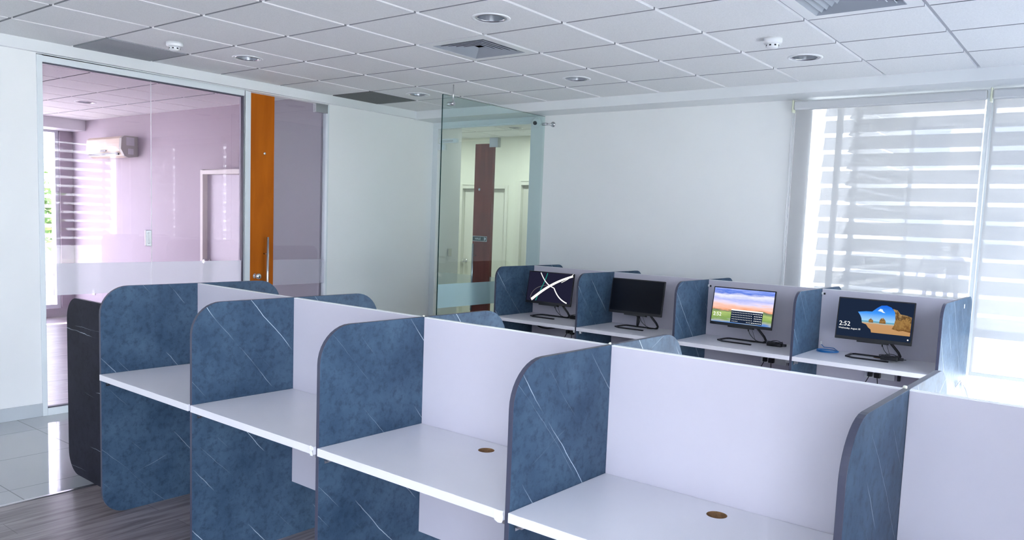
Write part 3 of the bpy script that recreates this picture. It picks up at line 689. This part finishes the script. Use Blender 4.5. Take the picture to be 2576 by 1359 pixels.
def bez(p0, p1, p2, p3, n=16):
    o = []
    for i in range(n + 1):
        t = i / n; o.append(tuple((1 - t) ** 3 * a + 3 * (1 - t) ** 2 * t * b_ + 3 * (1 - t) * t * t * c + t ** 3 * d_ for a, b_, c, d_ in zip(p0, p1, p2, p3)))
    return o
def fill(name, pts, m, parent, y):
    b = MB(); bm2 = b.bm; vs_ = [bm2.verts.new((p[0], y, p[1])) for p in pts]; ed = [bm2.edges.new((vs_[i], vs_[(i + 1) % len(vs_)])) for i in range(len(vs_))]
    bmesh.ops.triangle_fill(bm2, use_beauty=True, edges=ed)
    return b.build(name, m, parent)
def gradient_screen(name, stops, strength, nscale, namt, stretch=(1, 1, 1)):
    """vertical colour bands disturbed by noise, in the screen's own coordinates"""
    m = bpy.data.materials.new(name); m.use_nodes = True; n = m.node_tree; n.nodes.clear(); N = n.nodes.new; Lk = n.links.new
    o = N('ShaderNodeOutputMaterial'); e = N('ShaderNodeEmission'); e.inputs[1].default_value = strength
    t = N('ShaderNodeTexCoord'); sp_ = N('ShaderNodeSeparateXYZ'); Lk(t.outputs['Generated'], sp_.inputs[0])
    mp = N('ShaderNodeMapping'); mp.inputs['Scale'].default_value = stretch; Lk(t.outputs['Generated'], mp.inputs[0])
    nz = N('ShaderNodeTexNoise'); nz.inputs['Scale'].default_value = nscale; nz.inputs['Detail'].default_value = 6; nz.inputs['Roughness'].default_value = .65; Lk(mp.outputs[0], nz.inputs['Vector'])
    a = N('ShaderNodeMath'); a.operation = 'SUBTRACT'; a.inputs[1].default_value = .5; Lk(nz.outputs['Fac'], a.inputs[0])
    c = N('ShaderNodeMath'); c.operation = 'MULTIPLY_ADD'; c.inputs[1].default_value = namt; Lk(a.outputs[0], c.inputs[0]); Lk(sp_.outputs['Z'], c.inputs[2])
    r = N('ShaderNodeValToRGB'); r.color_ramp.elements[0].position = stops[0][0]; r.color_ramp.elements[0].color = (*stops[0][1], 1)
    r.color_ramp.elements[1].position = stops[-1][0]; r.color_ramp.elements[1].color = (*stops[-1][1], 1)
    for p_, cc in stops[1:-1]:
        el = r.color_ramp.elements.new(p_); el.color = (*cc, 1)
    Lk(c.outputs[0], r.inputs[0]); Lk(r.outputs[0], e.inputs[0]); Lk(e.outputs[0], o.inputs[0]); return m
E_white = emis('lit_white', (1, 1, .93), .6); E_w2 = emis('lit_pure_white', (1, 1, 1), .65); E_teal = emis('lit_teal', (.02, .30, .24), .6); E_grey = emis('lit_grey', (.16, .15, .15), .6)
E_dark = emis('lit_near_black', (.012, .012, .028), .7); E_navy = emis('lit_navy', (.010, .018, .040), .7)

# 1: dark wallpaper with crossing white bands
r1, d1, s1 = computer('leftmost computer, its dark screen crossed by white bands and a teal line', 1.635, 3.715, 0, E_dark)
ribbon('screen_band', bez((-.185, -.115), (-.08, -.03), (.02, .055), (.235, .125)), [.026 - .008 * (i / 16) for i in range(17)], E_white, s1)
ribbon('screen_band', bez((-.115, .135), (-.06, .055), (-.03, .03), (.05, .005)), [.008] * 17, E_w2, s1, -.0013)
ribbon('screen_band', bez((.05, .005), (.09, -.06), (.13, -.095), (.205, -.118)), [.010] * 17, E_w2, s1, -.0013)
ribbon('screen_band', bez((-.135, -.12), (-.10, -.02), (-.065, .03), (-.04, .135)), [.007] * 17, E_teal, s1, -.0010)
ribbon('screen_band', bez((-.20, -.10), (-.19, -.01), (-.10, .03), (.05, .03)), [.004] * 17, E_grey, s1, -.0009)
ribbon('screen_band', bez((.12, .06), (.18, .09), (.21, .11), (.237, .145)), [.005] * 17, E_white, s1, -.0009)
# 2: screen off
computer('second computer from the left with a plain black switched off screen', 2.520, 3.715, 0, M_screenoff)
# 3: sunset wallpaper with an on-screen keyboard
sun = gradient_screen('sunset_wallpaper', [(0, (.10, .25, .62)), (.06, (.42, .46, .42)), (.13, (.22, .36, .10)), (.28, (.42, .55, .18)), (.36, (.14, .20, .12)), (.40, (.95, .42, .25)), (.52, (.95, .62, .55)), (.60, (.80, .72, .92)), (.70, (.45, .50, .95)), (.80, (.85, .85, 1.0)), (.90, (.10, .20, .72)), (1.0, (.35, .45, .95))], .58, 3.2, .30, (1, 1, 3.5))
r3, d3, s3 = computer('third computer from the left, its screen showing a sunset marsh and a keyboard', 3.437, 3.70, math.radians(-2.5), sun)
kb = MB(); kb.face([(-.082, -.0014, -.118), (.168, -.0014, -.118), (.168, -.0014, -.022), (-.082, -.0014, -.022)]); k = kb.build('on_screen_keyboard', E_navy, s3)
kb = MB(); kb.face([(-.082, -.0016, -.027), (.168, -.0016, -.027), (.168, -.0016, -.018), (-.082, -.0016, -.018)])
rnd = random.Random(3)
for rr in range(5):
    for c_ in range(19):
        if rr == 4 and 3 < c_ < 9: continue
        if rr in (1, 2, 3) and c_ in (13,): continue
        x0 = -.077 + c_ * .0128 + (.002 * rr if c_ < 13 else 0); z0 = -.042 - rr * .017; ww = .0058 if c_ < 13 else .0085
        kb.face([(x0, -.0016, z0), (x0 + ww, -.0016, z0), (x0 + ww, -.0016, z0 + .0042), (x0, -.0016, z0 + .0042)])
kb.build('key_legends', E_w2, s3)
text_mesh('clock_text', '2:52', .040, E_w2, s3, (-.228, -.0014, -.078), (H, 0, 0), depth=0)
# 4: cave wallpaper with clock and date
r4, d4, s4 = computer('rightmost computer, its screen showing a beach cave and the time 2:52', 4.372, 3.715, 0, E_navy)
sky = gradient_screen('beach_sky', [(0, (.50, .28, .12)), (.30, (.55, .30, .14)), (.34, (.42, .48, .45)), (.38, (.05, .30, .45)), (.42, (.35, .62, .85)), (.70, (.05, .30, .90)), (1.0, (.01, .12, .70))], .58, 4, .05)
cave = [(-.112, .052), (-.060, .060), (-.020, .062), (.010, .090), (.035, .108), (.068, .112), (.100, .100), (.125, .070), (.135, .02), (.232, .02), (.232, -.082), (-.012, -.082), (-.018, -.062), (-.035, -.050), (-.050, -.030), (-.078, -.022), (-.085, .010), (-.095, .030)]
fill('beach_view', cave, sky, s4, -.0010)
rock = gradient_screen('cave_rock', [(0, (.20, .09, .03)), (.45, (.42, .24, .08)), (.55, (.10, .05, .02)), (1, (.55, .36, .16))], .5, 7, 1.6)
fill('cave_rock', [(.110, .092), (.125, .068), (.132, .02), (.126, -.02), (.115, -.045), (.160, -.055), (.185, -.050), (.232, -.058), (.232, .045), (.20, .055), (.16, .060), (.14, .085)], rock, s4, -.0013)
fill('sea_stack', [(-.035, -.014), (-.037, .002), (-.026, .012), (-.022, .020), (-.020, .010), (-.008, .004), (-.006, -.014)], rock, s4, -.0013)
fill('sea_stack', [(.032, -.014), (.034, .008), (.042, .020), (.056, .025), (.066, .014), (.072, .004), (.074, -.014)], rock, s4, -.0013)
fill('cloud', [(.015, .070), (.030, .086), (.045, .082), (.05, .070), (.065, .060), (.05, .060), (.038, .066)], emis('lit_cloud', (.75, .85, .98), .6), s4, -.0013)
text_mesh('clock_text', '2:52', .044, E_w2, s4, (-.228, -.0014, -.052), (H, 0, 0), depth=0)
text_mesh('date_text', 'Wednesday, August 30', .0155, E_w2, s4, (-.228, -.0014, -.074), (H, 0, 0), depth=0)
b = MB(); b.lathe([(.0, 0), (.005, 0)], (.222, -.0014, -.108), 12, 'y'); b.build('network_icon', E_w2, s4)

# cables, adapters, coils
def cable(name, pts, r, m, label, cat='cable', group=None, closed=False, parent=None):
    # smooth the path with Catmull-Rom
    P_ = [Vector(p) for p in pts]; out = []
    for i in range(len(P_) - 1):
        p0, p1, p2, p3 = P_[max(i - 1, 0)], P_[i], P_[i + 1], P_[min(i + 2, len(P_) - 1)]
        for k in range(8):
            t = k / 8; out.append(.5 * ((2 * p1) + (-p0 + p2) * t + (2 * p0 - 5 * p1 + 4 * p2 - p3) * t * t + (-p0 + 3 * p1 - 3 * p2 + p3) * t ** 3))
    out.append(P_[-1]); b = MB(); b.tube(out, r, 8)
    o = b.build(name, m, parent)
    if label: tag(o, label, cat, group)
    return o
Z = .737
def leads(root, n, plugx=.045):
    """two thin leads and a plug hanging below the display, as parts of the computer"""
    cable('power_lead', [(plugx, .02, .125), (plugx + .002, .02, .10), (plugx + .015, .03, .06), (plugx + .05, .05, .022), (plugx + .10, .06, .008), (plugx + .15, .07, .006)], .0022, M_cable, None, parent=root)
    cable('data_lead', [(plugx + .02, .02, .125), (plugx + .035, .03, .08), (plugx + .05, .04, .03), (plugx + .06, .045, .006)], .0014, M_cable, None, parent=root)
    b = MB(); b.tube([(plugx, .02, .128), (plugx, .02, .112), (plugx + .002, .02, .085)], [.007, .007, .003], 10); b.build('power_plug', M_cable, root)
leads(r1, 1); leads(r3, 3); leads(r4, 4, .055)
root2 = [o for o in bpy.data.objects if o.name.startswith('desktop_computer') and 'second' in o['label']][0]
leads(root2, 2, .02)
b = MB(); b.tube([(.03, -.02, .105), (.033, -.02, .06), (.028, -.02, .02)], [.010, .014, .009], 10); b.tube([(.03, -.02, .09), (.018, -.02, .105), (.022, -.02, .128), (.036, -.02, .128), (.040, -.02, .105), (.03, -.02, .09)], .004, 8); b.build('bundled_cord', M_cable, root2)
def adapter(x, y, rz, label, L_=.11):
    o = empty('power_adapter', (x, y, Z), rz, label=label, cat='power adapter', group='black power adapters on the far desks')
    b = MB(); b.box(-L_ / 2, L_ / 2, -.025, .025, 0, .030); b.build('case', M_blackp, o, bevel=.005)
    b = MB(); b.box(L_ / 2, L_ / 2 + .03, -.012, .012, .006, .024); b.build('plug', M_blackp, o, bevel=.003)
    b = MB()
    for k in range(3):
        a = [( (.045 + .012 * k) * math.cos(t), (.030 + .004 * k) * math.sin(t), .004 + .034 * (.5 + .5 * math.sin(t * 1 + k * 1.7))) for t in [2 * math.pi * q / 20 for q in range(20)]]
        b.tube(a, .0022, 6, closed=True)
    b.build('coiled_lead', M_cable, o)
    return o
adapter(1.855, 3.80, 0, 'power adapter with coiled lead right of the leftmost computer', .07)
adapter(3.70, 3.70, -.05, 'power adapter with tangled lead right of the sunset screen computer')
adapter(4.50, 3.655, -.03, 'power adapter lying on the foot of the rightmost computer').location.z = Z + .0105
# blue coil
b = MB(); rnd = random.Random(5); path = []
for q in range(24 * 4 + 1):
    t = 2 * math.pi * q / 24; k = q / 24
    path.append(((.066 + .010 * math.sin(k * 2.1)) * math.cos(t), (.060 + .006 * math.cos(k * 1.7)) * math.sin(t), +.004 + .0022 * k + .002 * math.sin(t * 1.0 + k)))
path += [(.02, .072, .022), (-.05, .078, .02), (-.075, .085, .04)]
et = empty('network_cable', (4.065, 3.755, Z), label='coiled blue network cable lying on the rightmost far desk', cat='cable')
b.tube(path, .0027, 7); b.build('cable', M_blue, et)
b = MB(); b.box(-.081, -.070, .080, .092, .038, .060); b.build('connector', M_whitec, et); b = MB(); b.box(.045, .062, -.030, -.020, .002, .012); b.build('connector', M_whitec, et)
# cord at the end of the far row
cable('power_cord', [tuple(rowpt(row2, *q)) for q in [(4.846 + .012, 4.005, .57), (4.872, 4.03, .60), (4.875, 4.08, .605), (4.872, 4.12, .575), (4.875, 4.20, .56), (4.88, 4.33, .50), (4.89, 4.42, .40), (4.90, 4.44, .25), (4.91, 4.44, .12), (4.92, 4.42, .008)]], .004, M_whitec, None, parent=row2)
# sockets and plugs under the far desks
def outlet(x, z, label, row, y=-.0005, plug=True):
    o = empty('power_strip', (0, 0, 0), label=label, cat='power strip', group='power strips under the far desks')
    o.matrix_basis = row2.matrix_basis @ Matrix.Translation((x - 3.066, y, z))
    b = MB(); b.box(-.10, .10, -.018, 0, -.025, .025); b.build('housing', M_white, o, bevel=.003)
    b = MB(); b.box(-.03, .01, -.050, -.018, -.016, .020); b.box(-.075, -.045, -.045, -.018, -.012, .018); b.build('plug', M_blackp, o, bevel=.003)
    b = MB(); b.tube([(-.06, -.035, 0), (-.07, -.05, -.03), (-.10, -.05, -.09), (-.11, -.05, -.2), (-.11, -.03, -.3)], .003, 7); b.tube([(-.01, -.04, -.01), (.0, -.06, -.05), (.01, -.06, -.15), (.0, -.04, -.3)], .003, 7); b.build('lead', M_cable, o)
    b = MB(); b.box(.115, .135, -.022, 0, -.022, .018); b.build('switch', M_blackp, o, bevel=.003)
for x, l in ((1.80, 'power strip with black plugs under the leftmost computer desk'), (2.66, 'power strip with black plugs under the switched off computer desk'), (3.64, 'power strip with black plugs under the sunset screen computer desk'), (4.40, 'power strip with black plugs under the rightmost computer desk')):
    outlet(x, .60, l, row2)
cable('power_cord', [tuple(rowpt(row2, *q)) for q in [(1.345, 3.868, .70), (1.37, 3.86, .66), (1.43, 3.85, .62), (1.52, 3.85, .612), (1.60, 3.865, .625)]], .006, M_cable, None, parent=row2)

# ------------------------------------------------------------------ room behind the glazing
ac = empty('air_conditioner', (-4.80, 2.97, 2.20), label='beige wall mounted split air conditioner behind the pink glazing', cat='air conditioner')
b = MB(); b.prism([(0, .02), (0, .265), (-.17, .265), (-.205, .235), (-.215, .10), (-.17, .02), (-.12, .0)], 'x', -.46, .44)
b.build('body', M_beige, ac, bevel=.006)
b = MB(); b.prism([(-.002, .018), (-.002, .268), (-.17, .268), (-.207, .237), (-.217, .10), (-.172, .018), (-.12, -.003)], 'x', .44, .50); b.build('end_cap', M_beige2, ac, bevel=.004)
b = MB(); b.box(-.42, .40, -.208, -.190, .030, .046); b.build('outlet_slot', M_blackp, ac)
b = MB(); b.prism([(-.215, .055), (-.19, .047), (-.186, .050), (-.213, .060)], 'x', -.40, .40); b.build('air_flap', M_white, ac)
b = MB(); b.box(-.05, .10, -.219, -.211, .075, .092); b.build('display_strip', M_blackp, ac)
b = MB(); b.box(.50, .503, -.15, -.05, .15, .25); b.box(.50, .503, -.13, -.06, .04, .11); b.build('end_grille', M_fabs, ac)
b = MB(); b.box(-5.59, -5.51, 2.960, 2.969, .35, .43); tag(b.build('wall_socket', M_white, bevel=.003), 'white wall socket low down behind the pink glazing', 'wall socket')
b = MB(); b.box(-.599, -.590, 4.77, 4.83, 1.15, 1.24); tag(b.build('light_switch', M_steel, bevel=.003), 'light switch on the corridor wall behind the glass screen', 'light switch')
# added area lights that brighten the corridor; only the first has a fitting
l = bpy.data.lights.new('corridor_fill', 'AREA'); l.shape = 'DISK'; l.size = .12; l.energy = 12; l.color = (1, .97, .93)
lo = bpy.data.objects.new('corridor_fill', l); COL.objects.link(lo); lo.location = (-.42, 5.72, 2.735)
l2 = bpy.data.lights.new('corridor_fill', 'AREA'); l2.shape = 'DISK'; l2.size = .12; l2.energy = 9; l2.color = (1, .97, .93)
lo = bpy.data.objects.new('corridor_fill', l2); COL.objects.link(lo); lo.location = (-2.0, 5.6, 2.735)

# ------------------------------------------------------------------ outdoors
b = MB(); b.box(-60, 60, -60, 80, -.35, -.30); struct(b, 'floor', M_ground)
def building(x, y, w_, d_, h_, label, nwin):
    o = empty('building', (x, y, -.3), label=label, cat='building')
    b = MB(); b.box(-w_ / 2, w_ / 2, 0, d_, 0, h_); b.build('wall', M_conc, o)
    b = MB(); b.box(-w_ / 2 - .3, w_ / 2 + .3, -.4, d_ + .3, h_, h_ + .3); b.build('roof', M_trim, o)
    for i in range(nwin):
        for z in (1.2, 4.4):
            if z + 1.6 > h_: continue
            cx_ = -w_ / 2 + (i + .5) * w_ / nwin
            b = MB(); b.box(cx_ - .7, cx_ + .7, -.03, .02, z, z + 1.5); b.build('window', mat_dkglass, o)
mat_dkglass = mat('far_window_glass', (.35, .38, .45), .1)
building(5.5, 30, 14, 8, 7, 'pale building across the yard seen through the blind', 6)
building(26, 3, 8, 16, 6, 'pale building outside the right hand windows', 3)
def tree(x, y, h, label, seed, r=1.4):
    o = empty('tree', (x, y, -.3), label=label, cat='tree', group='trees outside the windows')
    rnd = random.Random(seed); b = MB(); b.tube([(0, 0, 0), (.05, .03, h * .3), (-.04, .06, h * .6)], [.13, .10, .06], 8); b.build('trunk', M_bark, o)
    b = MB()
    for k in range(900):
        u = Vector((rnd.gauss(0, 1), rnd.gauss(0, 1), rnd.gauss(0, .8))); u.normalize(); c = u * r * rnd.uniform(.45, 1) + Vector((0, 0, h * .68)); s = rnd.uniform(.10, .2)
        a = Vector((rnd.gauss(0, 1), rnd.gauss(0, 1), rnd.gauss(0, 1))).normalized(); e_ = a.cross(u).normalized()
        b.face([c - a * s, c - e_ * s * .4, c + a * s, c + e_ * s * .4])
    b.build('crown', M_leaf, o, weld=False)
tree(6.5, 24, 3.6, 'leafy tree in the yard seen through the left blind', 1); tree(10.5, 23, 3.4, 'leafy tree in the yard seen through the right blind', 2)
tree(11, 1.2, 2.8, 'leafy tree outside the right hand windows', 3, 1.2); tree(11.5, 4.4, 2.6, 'leafy tree outside the windows near the corner', 4, 1.2); tree(-11, 1.6, 2.8, 'leafy tree outside the room behind the pink glazing', 5, 1.3); tree(-12, 4.2, 2.6, 'second leafy tree outside the room behind the pink glazing', 6, 1.2)

def person(x, y, rz, top, legs, label, bend=0):
    o = empty('person', (x, y, -.3), rz, label=label, cat='person')
    J = dict(pelvis=(0, 0, .95), chest=(0, 0, 1.30), neck=(0, .01, 1.50), head=(0, .02, 1.60), crown=(0, .02, 1.72),
             ls=(-.19, 0, 1.42), le=(-.28, .02, 1.14), lh=(-.20 - bend, .18, 1.02), rs=(.19, 0, 1.42), re=(.30, -.02, 1.15), rh=(.34, .05, .90),
             lp=(-.09, 0, .90), lk=(-.11, .03, .50), la=(-.12, 0, .08), lt=(-.13, .17, .03), rp=(.09, 0, .90), rk=(.12, .04, .50), ra=(.15, -.02, .08), rt=(.17, .15, .03))
    rad = dict(pelvis=.13, chest=.145, neck=.055, head=.085, crown=.07, ls=.06, le=.042, lh=.03, rs=.06, re=.042, rh=.03, lp=.085, lk=.06, la=.04, lt=.035, rp=.085, rk=.06, ra=.04, rt=.035)
    E_ = [('pelvis', 'chest'), ('chest', 'neck'), ('neck', 'head'), ('head', 'crown'), ('chest', 'ls'), ('ls', 'le'), ('le', 'lh'), ('chest', 'rs'), ('rs', 're'), ('re', 'rh'), ('pelvis', 'lp'), ('lp', 'lk'), ('lk', 'la'), ('la', 'lt'), ('pelvis', 'rp'), ('rp', 'rk'), ('rk', 'ra'), ('ra', 'rt')]
    ks = list(J); me = bpy.data.meshes.new('body'); me.from_pydata([J[k] for k in ks], [(ks.index(a), ks.index(c)) for a, c in E_], [])
    ob = bpy.data.objects.new('body', me); COL.objects.link(ob); ob.parent = o; me.materials.append(mat('clothed_figure', top, .8))
    ob.modifiers.new('skin', 'SKIN'); sv = me.skin_vertices[0].data
    for i, k in enumerate(ks): sv[i].radius = (rad[k], rad[k] * .85); sv[i].use_root = (k == 'pelvis')
    ob.modifiers.new('sub', 'SUBSURF').levels = 1
    b = MB(); b.lathe([(.0, .075), (.06, .06), (.088, .02), (.085, -.03), (.07, -.06)], (0, .005, 1.675), 16); b.build('hair', M_bark, o)
person(1.95, 19.5, 2.9, (.22, .22, .28), None, 'left of two distant people standing in the yard behind the blind')
person(2.45, 19.2, 3.4, (.18, .18, .22), None, 'right of two distant people in the yard, one arm bent forward', .08)
